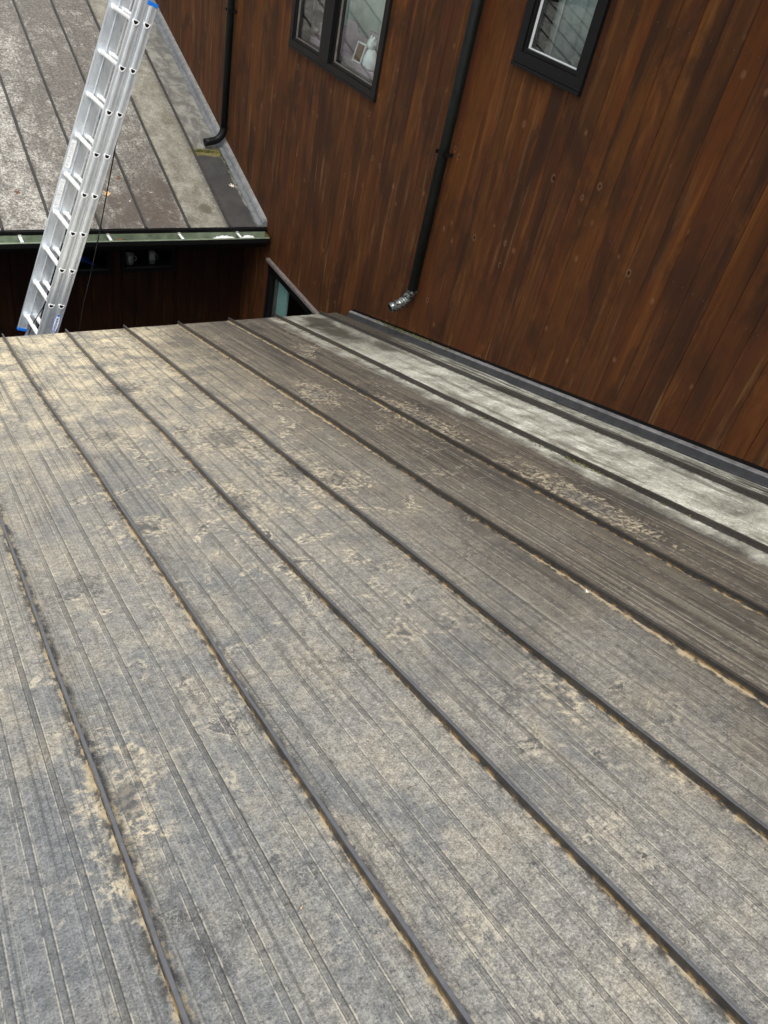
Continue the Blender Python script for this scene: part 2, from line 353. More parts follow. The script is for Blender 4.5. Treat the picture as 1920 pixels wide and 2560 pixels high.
# ---------------------------------------------------------------- mesh helpers
class MB:
    def __init__(s): s.v = []; s.f = []
    def add(s, vs, fs):
        o = len(s.v); s.v += [tuple(v) for v in vs]; s.f += [tuple(i+o for i in f) for f in fs]; return s
    def box(s, a, b, M=None):
        x0, y0, z0 = a; x1, y1, z1 = b
        vs = [Vector(p) for p in ((x0, y0, z0), (x1, y0, z0), (x1, y1, z0), (x0, y1, z0), (x0, y0, z1), (x1, y0, z1), (x1, y1, z1), (x0, y1, z1))]
        if M: vs = [M(v) for v in vs]
        return s.add(vs, [(0, 3, 2, 1), (4, 5, 6, 7), (0, 1, 5, 4), (1, 2, 6, 5), (2, 3, 7, 6), (3, 0, 4, 7)])
    def loft(s, rings, cap=True, closed=True):
        n = len(rings[0]); vs = [p for r in rings for p in r]; fs = []
        for i in range(len(rings)-1):
            for j in range(n if closed else n-1):
                a = i*n+j; b = i*n+(j+1) % n; fs.append((a, b, b+n, a+n))
        if cap and closed: fs += [tuple(range(n-1, -1, -1)), tuple(range((len(rings)-1)*n, len(rings)*n))]
        return s.add(vs, fs)
    def build(s, name, mat, parent=None, smooth=False, bevel=0):
        me = bpy.data.meshes.new(name); me.from_pydata(s.v, [], s.f); me.materials.append(mat)
        bm = bmesh.new(); bm.from_mesh(me); bmesh.ops.recalc_face_normals(bm, faces=bm.faces)
        if bevel: bmesh.ops.bevel(bm, geom=list(bm.edges), offset=bevel, segments=1, affect='EDGES', clamp_overlap=True)
        bm.to_mesh(me); bm.free()
        if smooth:
            for p in me.polygons: p.use_smooth = True
        o = bpy.data.objects.new(name, me); col.objects.link(o)
        if parent is not None: o.parent = parent
        return o
def tag(o, label=None, cat=None, group=None, kind=None):
    for k, v in (('label', label), ('category', cat), ('group', group), ('kind', kind)):
        if v: o[k] = v
    return o
def empty(name, label=None, cat=None, group=None):
    o = bpy.data.objects.new(name, None); col.objects.link(o); o.empty_display_size = .2
    return tag(o, label, cat, group)
def tube(path, r, seg=14, ripple=0, squash=1.0):
    mb = MB(); rings = []; up = Vector((0, 1, 0.01)).normalized()
    for i, p in enumerate(path):
        p = Vector(p); a = Vector(path[max(0, i-1)]); b = Vector(path[min(len(path)-1, i+1)])
        t = (b-a).normalized(); u = t.cross(up).normalized(); w_ = t.cross(u)
        rr = r*(1+(ripple if i % 2 else -ripple))
        rings.append([p+u*math.cos(2*PI*k/seg)*rr+w_*math.sin(2*PI*k/seg)*rr*squash for k in range(seg)])
    return mb, rings

# ---------------------------------------------------------------- ground
g = MB().add([(-80, -80, -4.6), (80, -80, -4.6), (80, 90, -4.6), (-80, 90, -4.6)], [(0, 1, 2, 3)]).build('ground', M_GROUND)
tag(g, kind='structure')

# ================================================================ near wing: the roof we stand on
EAVE = 5.6407
def rz(y, h=0.0): return -TP*y + h
wing = empty('house_wing', 'near wing whose brown weathered standing seam roof fills the foreground', 'house wing')
PB = -.013
X_SEAMS = [-X7-(7-k)*SP for k in range(-12, 8)]
Y0, Y1 = -3.0, EAVE
roof = MB().add([(-8.9, Y0, rz(Y0, -.16)), (0.0, Y0, rz(Y0, -.16)), (0.0, Y1-.02, rz(Y1-.02, -.16)), (-8.9, Y1-.02, rz(Y1-.02, -.16)),
                 (-8.9, Y0, rz(Y0, -.02)), (0.0, Y0, rz(Y0, -.02)), (0.0, Y1-.02, rz(Y1-.02, -.02)), (-8.9, Y1-.02, rz(Y1-.02, -.02))],
                [(0, 3, 2, 1), (4, 5, 6, 7), (0, 1, 5, 4), (1, 2, 6, 5), (2, 3, 7, 6), (3, 0, 4, 7)]).build('roof', M_FASC, wing)
def prof(x0, wd):
    p = [(x0, 0)]
    for tc in (.20, .40, .60, .80):
        c = x0+tc*wd
        p += [(c-.0075, 0), (c-.0045, .0016), (c+.0045, .0016), (c+.0075, 0)]
    return p+[(x0+wd, 0)]
for k, xs in enumerate(X_SEAMS[:-1]):
    pr = prof(xs, SP); rows = []
    rng = random.Random(k)
    ph = rng.random()*9
    ny = 44
    for j in range(ny+1):
        y = Y0+(Y1-Y0)*j/ny
        row = []
        for x, h in pr:
            u = (x-xs)/SP
            oc = .0022*math.sin(PI*u)*mnoise.noise(Vector((ph, y*1.7, u*1.3)))*2     # oil canning
            row.append((x, y, rz(y, PB+h+oc)))
        rows.append(row)
    MB().loft(rows, closed=False).build('roof_panel', M_ROOF, roof)
pr = [(-X7, 0), (-.105, 0), (-.1045, .003), (-.055, .003), (-.05, .004)]
MB().loft([[(x, y, rz(y, PB+h)) for x, h in pr] for y in (Y0, Y1)], closed=False).build('roof_panel', M_ROOF, roof)
WOB = {1: [(0.21, 0.0018), (0.32, -0.006), (0.4, -0.0075), (0.48, -0.001), (0.65, -0.0019), (0.8, -0.0042), (0.99, -0.0054), (1.21, -0.0034), (1.37, 0.002), (1.57, 0.0031), (1.78, 0.0067), (2.1, 0.0078), (2.44, 0.002), (2.9, 0.008), (3.39, 0.0021), (3.98, -0.0071), (4.71, -0.0106), (5.74, 0.0029)],
0: [(0.44, 0.0013), (0.87, 0.0014), (1.01, 0.0026), (1.21, 0.0067), (1.41, -0.0022), (1.63, -0.0036), (1.87, 0.0009), (2.21, -0.0024), (2.57, -0.0014)],
2: [(-0.02, 0.0064), (0.15, -0.0001), (0.26, 0.0027), (0.44, -0.0046), (0.56, -0.0013), (0.68, -0.0075), (0.99, -0.0011), (1.18, 0.0031), (1.38, -0.0067), (1.79, -0.0110), (2.32, -0.0103), (2.63, -0.0038), (2.96, 0.0038), (3.5, 0.0008), (3.97, -0.013), (4.7, -0.012), (5.71, 0.0128)],
3: [(0.22, 0.0051), (0.41, -0.0032), (0.7, -0.0007), (1.04, -0.0069), (1.54, -0.0005), (2.09, -0.0083), (2.56, -0.0120), (2.85, -0.011), (3.28, 0.0048), (3.77, -0.003), (4.43, 0.012), (5.72, 0.014)],
4: [(0.52, 0.014), (0.78, 0.0112), (0.96, 0.013), (1.36, 0.012), (1.59, 0.0017), (1.78, -0.010), (2.13, -0.012), (2.54, -0.0006), (3.21, 0.014), (4.38, 0.014), (5.66, 0.014)],
5: [(0.8, 0.0053), (1.07, -0.0081), (1.33, -0.010), (1.64, 0.002), (1.93, -0.0101), (2.26, -0.0104), (2.76, -0.0021), (3.23, 0.0049), (4.0, 0.012), (5.7, 0.014)],
6: [(1.08, -0.0039), (1.4, -0.009), (1.72, -0.0062), (2.06, 0.0035), (2.47, -0.010), (2.91, -0.0026), (3.35, -0.009), (3.92, 0.0037), (4.81, 0.012), (5.65, 0.014)],
7: [(1.37, -0.0023), (1.97, 0.010), (2.43, -0.0001), (2.99, -0.0084), (3.68, -0.011), (4.59, -0.0006), (5.62, 0.0001)]}
def wob(k, y):
    t = WOB.get(k)
    if not t: return .006*mnoise.noise(Vector((k*3.3, y*.9, 0)))
    if y <= t[0][0]: return t[0][1]
    for (a, va), (b, vb) in zip(t, t[1:]):
        if y <= b:
            f = (y-a)/(b-a); return va+(vb-va)*f
    return t[-1][1]
for k, xs in zip(range(-12, 8), X_SEAMS):
    rings = []; ny = 120; hgt = .029
    for j in range(ny+1):
        y = Y0+(Y1+.012-Y0)*j/ny
        x = xs+.25*(wob(k, y-.25)+wob(k, y-.08)+wob(k, y+.08)+wob(k, y+.25))*.8+.0015*mnoise.noise(Vector((k, y*6, 3)))
        ln = .0035*mnoise.noise(Vector((k*2.1, y*2.2, 8)))
        hh = hgt+.002*mnoise.noise(Vector((k*5.1, y*4, 1)))
        P = [(-.008, -.002), (-.0038, .002), (-.0035+ln, hh-.011), (-.0050+ln, hh-.0095), (-.0052+ln, hh-.0015), (-.0038+ln, hh), (.0034+ln, hh), (.0048+ln, hh-.0015), (.0048+ln, hh-.011), (.0030+ln, hh-.011), (.0035, .002), (.008, -.002)]
        rings.append([(x+a, y, rz(y, PB+b)) for a, b in P])
    MB().loft(rings).build('seam', M_SEAM, roof, smooth=False)
# drip edge, fascia, wall below
MB().box((-8.9, Y1-.004, 0), (-.06, Y1+.010, 0), None)
d = MB(); d.add([(-8.9, Y1+.001, rz(Y1, PB-.002)), (-.03, Y1+.001, rz(Y1, PB-.002)), (-.03, Y1+.011, rz(Y1, PB-.006)), (-8.9, Y1+.011, rz(Y1, PB-.006)),
                 (-8.9, Y1+.001, rz(Y1, PB-.04)), (-.03, Y1+.001, rz(Y1, PB-.04)), (-.03, Y1+.008, rz(Y1, PB-.04)), (-8.9, Y1+.008, rz(Y1, PB-.04))],
                [(0, 1, 2, 3), (4, 7, 6, 5), (0, 4, 5, 1), (1, 5, 6, 2), (2, 6, 7, 3), (3, 7, 4, 0)])
d.build('drip_edge', M_DRIP, roof)
MB().box((-8.9, Y1-.05, rz(Y1, -.30)), (-.012, Y1-.022, rz(Y1, -.165))).build('fascia', M_FASC, roof)
MB().box((-8.6, -2.8, -4.6), (-.03, 5.15, -1.9)).build('wall', M_FASC, wing)
# wall flashing
def strip(name, pr, mat, y0, y1, parent, fz=rz, cap=True, wv=0):
    n = max(1, int((y1-y0)/.12)); rings = []
    for j in range(n+1):
        y = y0+(y1-y0)*j/n; w_ = wv*mnoise.noise(Vector((1.7, y*1.8, 0)))
        rings.append([(x+w_, y, fz(y, h)) for x, h in pr])
    return MB().loft(rings).build(name, mat, parent)
strip('flashing', [(-.042, -.012), (-.043, -.006), (-.039, .000), (-.030, .032), (-.026, .036), (-.004, .040), (-.004, -.012)], M_FLASH, Y0, 5.46, roof, wv=.003)
strip('flashing_hem', [(-.0285, .0345), (-.0250, .0400), (-.006, .0460), (-.003, .0400), (-.012, .0395)], M_FLASHT, Y0, 5.465, roof, wv=.002)
strip('lap_strip', [(-.092, -.011), (-.091, -.0055), (-.082, -.0065), (-.051, -.0065), (-.051, -.011)], M_DRIP if False else M_ROOF, Y0, 5.43, roof, wv=.003)

# ================================================================ tall timber house on the right
house = empty('timber_house', 'tall house of brown stained vertical boards with black framed windows and pipes', 'house')
wall = MB(); 
BT = 2.62
# sheathing behind the boards with the window openings left free
WN = [(3.5425, 4.1625, .690, 2.05), (5.655, 7.235, .042, 1.60), (5.40, 7.205, -4.2, -1.955)]
def sheath(mb, y0, y1, z0, z1): mb.box((.024, y0, z0), (.16, y1, z1))
sheath(wall, -3.2, 3.5425, -4.6, BT); sheath(wall, 3.5425, 4.1625, -4.6, .690); sheath(wall, 3.5425, 4.1625, 2.05, BT)
sheath(wall, 4.1625, 5.40, -4.6, BT)
sheath(wall, 5.40, 5.655, -1.955, BT); sheath(wall, 5.655, 7.205, -1.955, .042); sheath(wall, 5.655, 7.235, 1.60, BT); sheath(wall, 7.205, 7.235, -4.6, .042)
sheath(wall, 7.235, 14.2, -4.6, BT); sheath(wall, 5.40, 7.205, -4.6, -4.2)
wall = wall.build('wall', M_FASC, house)
BW = .14
def far_z(y): return -1.652+.304*(y-7.358)
rng = random.Random(5)
def board(y0, y1, z0a, z0b, z1):
    """one tongue and groove board, its foot cut on the slope of the roof it meets"""
    o = rng.uniform(-.0012, .0012)
    P = [(y0+.0007, .022), (y0+.0007, .0045), (y0+.0032, o), (y1-.0032, o), (y1-.0007, .0045), (y1-.0007, .022)]
    rings = []
    for top in (0, 1):
        r = []
        for y, x in P:
            f = (y-y0)/(y1-y0); zb = z0a+(z0b-z0a)*f
            r.append((x, y, z1 if top else zb))
        rings.append(r)
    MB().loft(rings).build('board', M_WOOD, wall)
y = -2.8
while y < 13.4:
    a, b = y, y+BW
    cuts = sorted({a, b} | {e for W in WN for e in W[:2] if a+.004 < e < b-.004} | {e for e in (5.56, 7.36) if a < e < b and False})
    for p, q in zip(cuts, cuts[1:]):
        m = (p+q)/2
        if m < 5.50: zb = lambda yy: rz(yy, .064+.003*mnoise.noise(Vector((yy*30, 0, 0))))
        elif m < 7.92: zb = lambda yy: -4.6
        else: zb = lambda yy: far_z(yy)+.05
        segs = [(zb(p), zb(q), BT)]
        for (wy0, wy1, wz0, wz1) in WN:
            if wy0 < m < wy1:
                ns = []
                for (s0, s1, t) in segs:
                    if wz0 > max(s0, s1)+.02: ns.append((s0, s1, wz0-.003))
                    if wz1 < t: ns.append((max(wz1, s0)+.0, max(wz1, s1)+.0, t))
                segs = ns
        for s0, s1, t in segs:
            if t-s0 > .03: board(p, q, s0, s1, t)
    y += BW

# rows of nail heads, one part per row as they are too small to pick apart
for zr in (-.9, .1, 1.1):
    nb = MB(); yy = -2.8+.07
    while yy < 13.3:
        zz = zr+.01*mnoise.noise(Vector((yy*9, zr, 0)))
        ok = zz > (rz(yy) if yy < 5.6 else (-4 if yy < 7.4 else far_z(yy)))+.12 and not any(W[0]-.03 < yy < W[1]+.03 and W[2]-.05 < zz < W[3]+.05 for W in WN)
        if ok:
            for dy in (-.035, .035):
                nb.add([(-.0012, yy+dy+.0035*math.cos(k*PI/3), zz+.0035*math.sin(k*PI/3)) for k in range(6)]+[(-.0024, yy+dy, zz)], [(k, (k+1) % 6, 6) for k in range(6)])
        yy += BW
    tag(nb.build('nail_heads', M_SEAMF, wall), kind='stuff')
class Fr:      # local frame of a wall face: u along the wall, z up, n outward
    def __init__(s, kind, plane): s.k = kind; s.p = plane
    def __call__(s, v):
        u, z, n = v
        return Vector((s.p-n, u, z)) if s.k == 'x' else Vector((u, s.p-n, z))
FX = Fr('x', 0.0)
def box_in(F, u0, u1, z0, z1, n0, n1):
    return MB().box((u0, z0, n0), (u1, z1, n1), F)
def frame_rect(F, u0, u1, z0, z1, t, n0, n1, tb=None):
    tb = t if tb is None else tb
    m = MB(); m.box((u0, z0, n0), (u1, z0+tb, n1), F); m.box((u0, z1-t, n0), (u1, z1, n1), F)
    m.box((u0, z0+tb+.0005, n0), (u0+t, z1-t-.0005, n1), F); m.box((u1-t, z0+tb+.0005, n0), (u1, z1-t-.0005, n1), F)
    return m
def room(parent_name, F, u0, u1, z0, z1, depth, mat, ext=.5):
    if ext: u1 += ext; u0 -= .1
    m = MB(); n0 = -.17
    m.box((u0-.02, z0-.02, n0-depth-.02), (u1+.02, z1+.02, n0-depth), F)
    m.box((u0-.02, z0-.04, n0-depth), (u1+.02, z0-.02, n0), F); m.box((u0-.02, z1+.02, n0-depth), (u1+.02, z1+.04, n0), F)
    m.box((u0-.04, z0-.04, n0-depth), (u0-.02, z1+.04, n0), F); m.box((u1+.02, z0-.04, n0-depth), (u1+.04, z1+.04, n0), F)
    return m

# --- window with two lights (left)
w1 = frame_rect(FX, 5.652, 7.238, .038, 1.60, .058, -.15, .022, .050).build('window', M_FRAME, house)
w1['label'] = 'wide black window of two panes with a thick middle post'
for (u0, u1) in ((5.712, 6.43), (6.60, 7.178)):
    frame_rect(FX, u0, u1, .090, 1.54, .018, -.05, .012).build('sash', M_FRAME, w1)
    box_in(FX, u0+.019, u1-.019, .109, 1.521, -.026, -.020).build('pane', M_GLASS, w1)
    frame_rect(FX, u0+.0185, u1-.0185, .1085, 1.5215, .006, -.018, -.004).build('glazing_bead', M_TRIM, w1)
box_in(FX, 6.432, 6.598, .0885, 1.541, -.06, .045).build('mullion', M_BLACK, w1)
box_in(FX, 5.65, 7.24, .024, .037, .0, .026).build('sill', M_BLACK, w1)
# --- single window (right)
w2 = frame_rect(FX, 3.540, 4.165, .686, 2.05, .060, -.15, .022, .062).build('window', M_BLACK, house)
w2['label'] = 'narrow black window with a single pane and a drip ledge'
frame_rect(FX, 3.602, 4.103, .750, 1.988, .020, -.05, .014).build('sash', M_BLACK, w2)
box_in(FX, 3.623, 4.082, .771, 1.967, -.026, -.020).build('pane', M_GLASS, w2)
frame_rect(FX, 3.6225, 4.0825, .7705, 1.9675, .006, -.018, -.004).build('glazing_bead', M_WHITE, w2)
box_in(FX, 3.538, 4.167, .666, .684, .0, .028).build('sill', M_BLACK, w2)
# --- low window below the head trim, in the court
w3 = frame_rect(FX, 5.40, 7.205, -4.2, -1.957, .085, -.12, .010).build('window', M_BLACK, house)
w3['label'] = 'low dark window under the grey head trim with a teal strip'
box_in(FX, 5.49, 7.115, -4.11, -2.047, -.036, -.030).build('pane', M_GLASS, w3)
box_in(FX, 5.3, 7.225, -1.952, -1.925, -.004, .040).build('head_trim', M_TRIM, w3)
box_in(FX, 6.83, 7.112, -4.11, -2.05, -.075, -.055).build('side_panel', M_TEAL, w3)
box_in(FX, 7.05, 7.114, -4.11, -2.05, -.052, -.042).build('glazing_bead', M_TRIM, w3)
for (u0, u1, z0, z1, dp, mt) in ((5.66, 7.23, .045, 1.6, .9, M_INROOM), (3.55, 4.155, .69, 2.05, .9, M_INROOM), (5.42, 7.2, -4.2, -1.96, .8, M_DARKROOM)):
    room('x', FX, u0, u1, z0, z1, dp, mt).build('interior_lining', mt, house)

# downspouts: pipe, elbow, collar, straps
def downspout(y, ztop, zbot, r, bend, elbow_mat, label):
    p = empty('downspout'); p.parent = house; p['label'] = label
    X = -(r+.016)
    mb, rg = tube([(X, y, ztop), (X, y, (ztop+zbot)/2), (X, y, zbot)], r, 16, 0, .86); mb.loft(rg); mb.build('pipe', M_PIPE, p, True)
    path = []
    for i in range(17):
        a = math.radians(bend[0])*i/16; R = bend[1]
        path.append((X-R*(1-math.cos(a)), y+bend[3]*i/16, zbot+.015-R*math.sin(a)))
    a = math.radians(bend[0]); e = Vector(path[-1]); dr = Vector((-math.sin(a), bend[3]*.8, -math.cos(a))).normalized()
    path += [tuple(e+dr*bend[2]*.5), tuple(e+dr*bend[2])]
    mb, rg = tube(path, r*1.06, 16, .035 if elbow_mat is M_CHROME else 0, .9)
    mb.loft(rg, cap=False); o = mb.build('elbow', elbow_mat, p, elbow_mat is not M_CHROME)
    sm = o.modifiers.new('thick', 'SOLIDIFY'); sm.thickness = .003; sm.offset = -1
    mb, rg = tube([(X, y, zbot+.005), (X, y, zbot+.022)], r*1.16, 16, 0, .9); mb.loft(rg); mb.build('collar', M_CHROME if elbow_mat is M_CHROME else M_BLACK, p)
    z = ztop-.9
    while z > zbot+.2:
        for q0 in (y-r-.004, y+r+.0005):
            MB().box((X-.002-r*.95, q0, z), (.0, q0+.003, z+.025)).build('bracket', M_BLACK, p)
        z -= 1.35
    # spout leaves the wall at the eave
    mb, rg = tube([(X, y, ztop), (X-.02, y, ztop+.06), (X-.30, y, ztop+.22), (X-.34, y, ztop+.26), (X-.34, y, ztop+.34)], r, 16, 0, .9); mb.loft(rg); mb.build('offset_pipe', M_PIPE, p, True)
    return p
downspout(4.585, 2.25, -1.0, .0385, (66, .15, .05, .04), M_CHROME, 'nearer black downpipe ending in a shiny ribbed elbow')
downspout(8.56, 2.25, -1.085, .037, (80, .14, .10, -.02), M_BLACK, 'farther black downpipe bending out over the far roof')
# overhanging eave of the tall house, above the picture
MB().box((-.62, -3.2, BT+.003), (.9, 14.2, BT+.16)).build('roof', M_FASC, house)

# ---- things behind the glass
def cloth_panel(F, u0, u1, z0, z1, n, amp, fr_, mat, name, slant=0):
    nu = 40; rows = []
    for zz in (z0, (z0+z1)/2, z1):
        rows.append([F(Vector((u0+(u1-u0)*i/nu, zz, n+amp*math.sin(fr_*i/nu*2*PI)+amp*.4*math.sin(fr_*2.7*i/nu*2*PI+1)+slant*(zz-z0)))) for i in range(nu+1)])
    o = MB().loft(rows, closed=False).build(name, mat, None, True)
    sm = o.modifiers.new('thick', 'SOLIDIFY'); sm.thickness = .002
    return o
tag(cloth_panel(FX, 5.70, 6.82, .30, 1.5, -.30, .012, 3, M_CURT, 'curtain'), 'pale green curtain hanging behind the right pane of the two pane window', 'curtain')
tag(cloth_panel(FX, 6.83, 7.42, .30, 1.5, -.30, .010, 2, M_CURT, 'curtain'), 'pale green curtain hanging behind the left pane of the two pane window', 'curtain')
tag(cloth_panel(FX, 7.43, 7.66, .06, 1.5, -.22, .012, 2, M_LILAC, 'curtain'), 'narrow lilac curtain at the far edge of the two pane window', 'curtain')
tag(box_in(FX, 5.60, 7.70, .026, .118, -.34, -.165).build('window_seat', M_LILAC), 'lilac cushioned ledge inside the two pane window', 'window seat')
tag(cloth_panel(FX, 3.50, 4.08, .70, 1.9, -.20, .014, 2.2, M_CURTG, 'curtain'), 'grey folded curtain filling most of the narrow single window', 'curtain')
tag(cloth_panel(FX, 4.085, 4.25, .70, 1.9, -.185, .004, 1, M_WHITE, 'curtain'), 'white hanging strip at the left of the narrow single window', 'curtain')
tag(MB().box((.30, 5.62, .119), (.325, 7.42, .36)).build('cushion', M_LILAC, None), 'long lilac back cushion standing on the ledge behind the figurine', 'cushion')
# seated white figurine
def lathe(pr, c, seg=16):
    mb = MB(); rings = [[Vector((c[0]+r*math.cos(2*PI*k/seg), c[1]+r*math.sin(2*PI*k/seg), c[2]+z)) for k in range(seg)] for r, z in pr]
    mb.loft(rings); return mb
fg = empty('figurine', 'white seated animal figurine on the ledge in the right pane', 'figurine'); fg.location = (.215, 6.20, .119)
lathe([(.045, 0), (.062, .03), (.058, .08), (.038, .13), (.026, .15)], (0, 0, 0)).build('body', M_WHITE, fg, True)
lathe([(.012, .145), (.034, .16), (.040, .185), (.032, .215), (.012, .228)], (-.008, 0, 0)).build('head', M_WHITE, fg, True)
for s in (-1, 1): lathe([(.013, 0), (.008, .02), (.001, .035)], (-.008, s*.022, .212), 8).build('ear', M_WHITE, fg, True)
pf = empty('picture_frame', 'small leaning picture frame beside the white figurine', 'picture frame'); pf.location = (.215, 6.42, .119); pf.rotation_euler = (.0, .25, .12)
I = lambda v: v
MB().box((-.006, -.06, 0), (.006, .06, .012)).box((-.006, -.06, .138), (.006, .06, .15)).box((-.006, -.06, .0125), (.006, -.048, .1375)).box((-.006, .048, .0125), (.006, .06, .1375)).build('frame', M_WHITE, pf)
MB().box((-.001, -.0475, .0125), (.004, .0475, .1375)).build('picture', M_LEAFB, pf)
bw = lathe([(.03, 0), (.05, .012), (.065, .05), (.06, .05), (.045, .018)], (.225, 7.32, .119), 20).build('bowl', M_LEAFP, None, True)
tag(bw, 'shallow pale bowl on the ledge in the left pane', 'bowl')

# ================================================================ far wing across the court
fw = empty('house_wing', 'far wing with mottled lichen covered roof, green gutter and dark board wall', 'house wing')
FY = 7.358; RY = 12.9
def fz(y, h=0.0): return far_z(y)+h
rf = MB(); rf.add([(-9.6, FY+.01, fz(FY, -.15)), (-.004, FY+.01, fz(FY, -.15)), (-.004, RY, fz(RY, -.15)), (-9.6, RY, fz(RY, -.15)),
                   (-9.6, FY+.01, fz(FY, -.006)), (-.004, FY+.01, fz(FY, -.006)), (-.004, RY, fz(RY, -.006)), (-9.6, RY, fz(RY, -.006))],
                  [(0, 3, 2, 1), (4, 5, 6, 7), (0, 1, 5, 4), (1, 2, 6, 5), (2, 3, 7, 6), (3, 0, 4, 7)])
rf = rf.build('roof', M_FASC, fw)
FS = [-.40-.418*k for k in range(0, 22)]
edges = [-.09]+FS
for a, b in zip(edges, edges[1:]):
    MB().loft([[(b, yy, fz(yy)), (b+(a-b)*.33, yy, fz(yy, .0015)), (b+(a-b)*.66, yy, fz(yy, .0015)), (a, yy, fz(yy))] for yy in (FY, RY)], closed=False).build('roof_panel', M_FAR, rf)
for k, xs in enumerate(FS):
    rings = []
    for j in range(41):
        yy = FY-.004+(RY-FY)*j/40; x = xs+.006*mnoise.noise(Vector((k*3.3, yy*1.1, 4)))
        rings.append([(x+a, yy, fz(yy, b)) for a, b in ((-.016, -.004), (-.010, .012), (-.007, .020), (.007, .020), (.010, .012), (.016, -.004))])
    MB().loft(rings).build('seam', M_SEAMF, rf)
def ff(y, h): return fz(y, h)
strip('flashing', [(-.098, .0), (-.096, .014), (-.086, .018), (-.060, .018), (-.052, .050), (-.038, .056), (-.001, .060), (-.001, .0)], M_FLASHF, FY, RY, rf, ff, wv=.002)
strip('flashing_hem', [(-.040, .0565), (-.038, .064), (-.002, .068), (-.002, .061)], M_FLASHFT, FY+.02, RY, rf, ff, wv=.001)
MB().box((-9.6, FY-.022, fz(FY, -.20)), (-.004, FY+.006, fz(FY, -.018))).build('fascia', M_BLACK, rf)
MB().box((-9.6, FY-.030, fz(FY, -.016)), (-.03, FY+.004, fz(FY, -.003))).build('drip_edge', M_BLACK, rf)
# gutter
gut = MB(); GP = [(FY-.024, -.040), (FY-.024, -.118), (FY-.036, -.128), (FY-.115, -.128), (FY-.140, -.090), (FY-.140, -.052), (FY-.150, -.046), (FY-.156, -.056), (FY-.145, -.060), (FY-.146, -.094), (FY-.119, -.134), (FY-.034, -.134), (FY-.0225, -.12), (FY-.0225, -.040)]
GZ = fz(FY)
gut.loft([[(x, yy, GZ+h) for yy, h in GP] for x in (-9.5, -.03)], cap=True)
gut = gut.build('gutter', M_GUT, fw)
MB().loft([[(x, yy, GZ+h) for yy, h in ((FY-.024, -.04), (FY-.024, -.13), (FY-.11, -.13), (FY-.146, -.092), (FY-.146, -.05))] for x in (-.0295, -.027)]).build('end_cap', M_MOSS, gut)
MB().loft([[(x, yy, GZ+h) for yy, h in ((FY-.1575, -.061), (FY-.1575, -.098), (FY-.125, -.137), (FY-.12, -.137), (FY-.148, -.098), (FY-.1485, -.061))] for x in (-9.5, -.026)]).build('gutter_face', M_BLACK, gut)
for xb in (-9.0, -8.2, -7.4, -6.6, -5.8, -5.0, -4.2, -3.2, -2.36, -1.60, -.925, -.33):
    MB().box((xb-.013, FY-.146, GZ-.052), (xb+.013, FY-.023, GZ-.047)).box((xb-.013, FY-.0235, GZ-.075), (xb+.013, FY-.0225, GZ-.035)).build('bracket', M_WHITE, gut)
sl = MB(); rg2 = random.Random(9)  # white lumps shaped in place of sky glare on the gutter water
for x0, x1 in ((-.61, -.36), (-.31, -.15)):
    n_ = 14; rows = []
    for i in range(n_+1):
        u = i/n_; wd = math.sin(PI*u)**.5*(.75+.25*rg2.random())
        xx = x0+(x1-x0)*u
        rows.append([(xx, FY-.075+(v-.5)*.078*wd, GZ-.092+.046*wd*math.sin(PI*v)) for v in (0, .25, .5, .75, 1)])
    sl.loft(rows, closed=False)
sl = sl.build('water_glare', M_WHITE, None, True); tag(sl, kind='stuff')
# far wall with boards and two small windows
FWY = 7.86
FF = Fr('y', FWY)
FW = [(-1.345, -.79, -2.325, -1.955), (-2.03, -1.44, -2.335, -1.965)]
m = MB()
def sh2(x0, x1, z0, z1): m.box((x0, FWY+.024, z0), (x1, FWY+.15, z1))
ZT = -1.80
sh2(-9.4, -2.03, -4.6, ZT); sh2(-2.03, -1.44, -4.6, -2.335); sh2(-2.03, -1.44, -1.965, ZT); sh2(-1.44, -1.345, -4.6, ZT)
sh2(-1.345, -.79, -4.6, -2.325); sh2(-1.345, -.79, -1.955, ZT); sh2(-.79, -.002, -4.6, ZT)
fwall = m.build('wall', M_FASC, fw)
x = -6.0
while x < -.01:
    a, b = x, min(x+.15, -.002)
    cuts = sorted({a, b} | {e for W in FW for e in W[:2] if a+.004 < e < b-.004})
    for p, q in zip(cuts, cuts[1:]):
        if q-p < .01: continue
        mid_ = (p+q)/2; segs = [(-4.6, ZT)]
        for W in FW:
            if W[0] < mid_ < W[1]: segs = [(-4.6, W[2]-.002), (W[3]+.002, ZT)]
        for z0, z1 in segs:
            P = [(p+.001, .020), (p+.001, .006), (p+.005, 0), (q-.005, 0), (q-.001, .006), (q-.001, .020)]
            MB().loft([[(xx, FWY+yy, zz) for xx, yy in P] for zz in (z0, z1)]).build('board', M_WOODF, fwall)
    x += .15
for i, W in enumerate(FW):
    wd = frame_rect(FF, W[0], W[1], W[2], W[3], .035, -.12, .014).build('window', M_BLACK, fw)
    wd['label'] = ('small dark window with white cups on its sill', 'small dark window with a blue cloth inside, partly behind the ladder')[i]
    box_in(FF, W[0]+.036, W[1]-.036, W[2]+.036, W[3]-.036, -.030, -.026).build('pane', M_GLASS, wd)
    box_in(FF, W[0]+.036, W[1]-.036, W[2]+.036, W[2]+.042, -.026, -.006).build('sill', M_FLASH, wd)
    room('x', FF, W[0]+.01, W[1]-.01, W[2]+.01, W[3]-.01, .5, M_DARKROOM, 0).build('interior_lining', M_DARKROOM, wd)
    box_in(FF, W[0]+.02, W[1]-.02, W[2]+.022, W[2]+.034, -.30, -.125).build('inner_ledge', M_BLACK, wd)
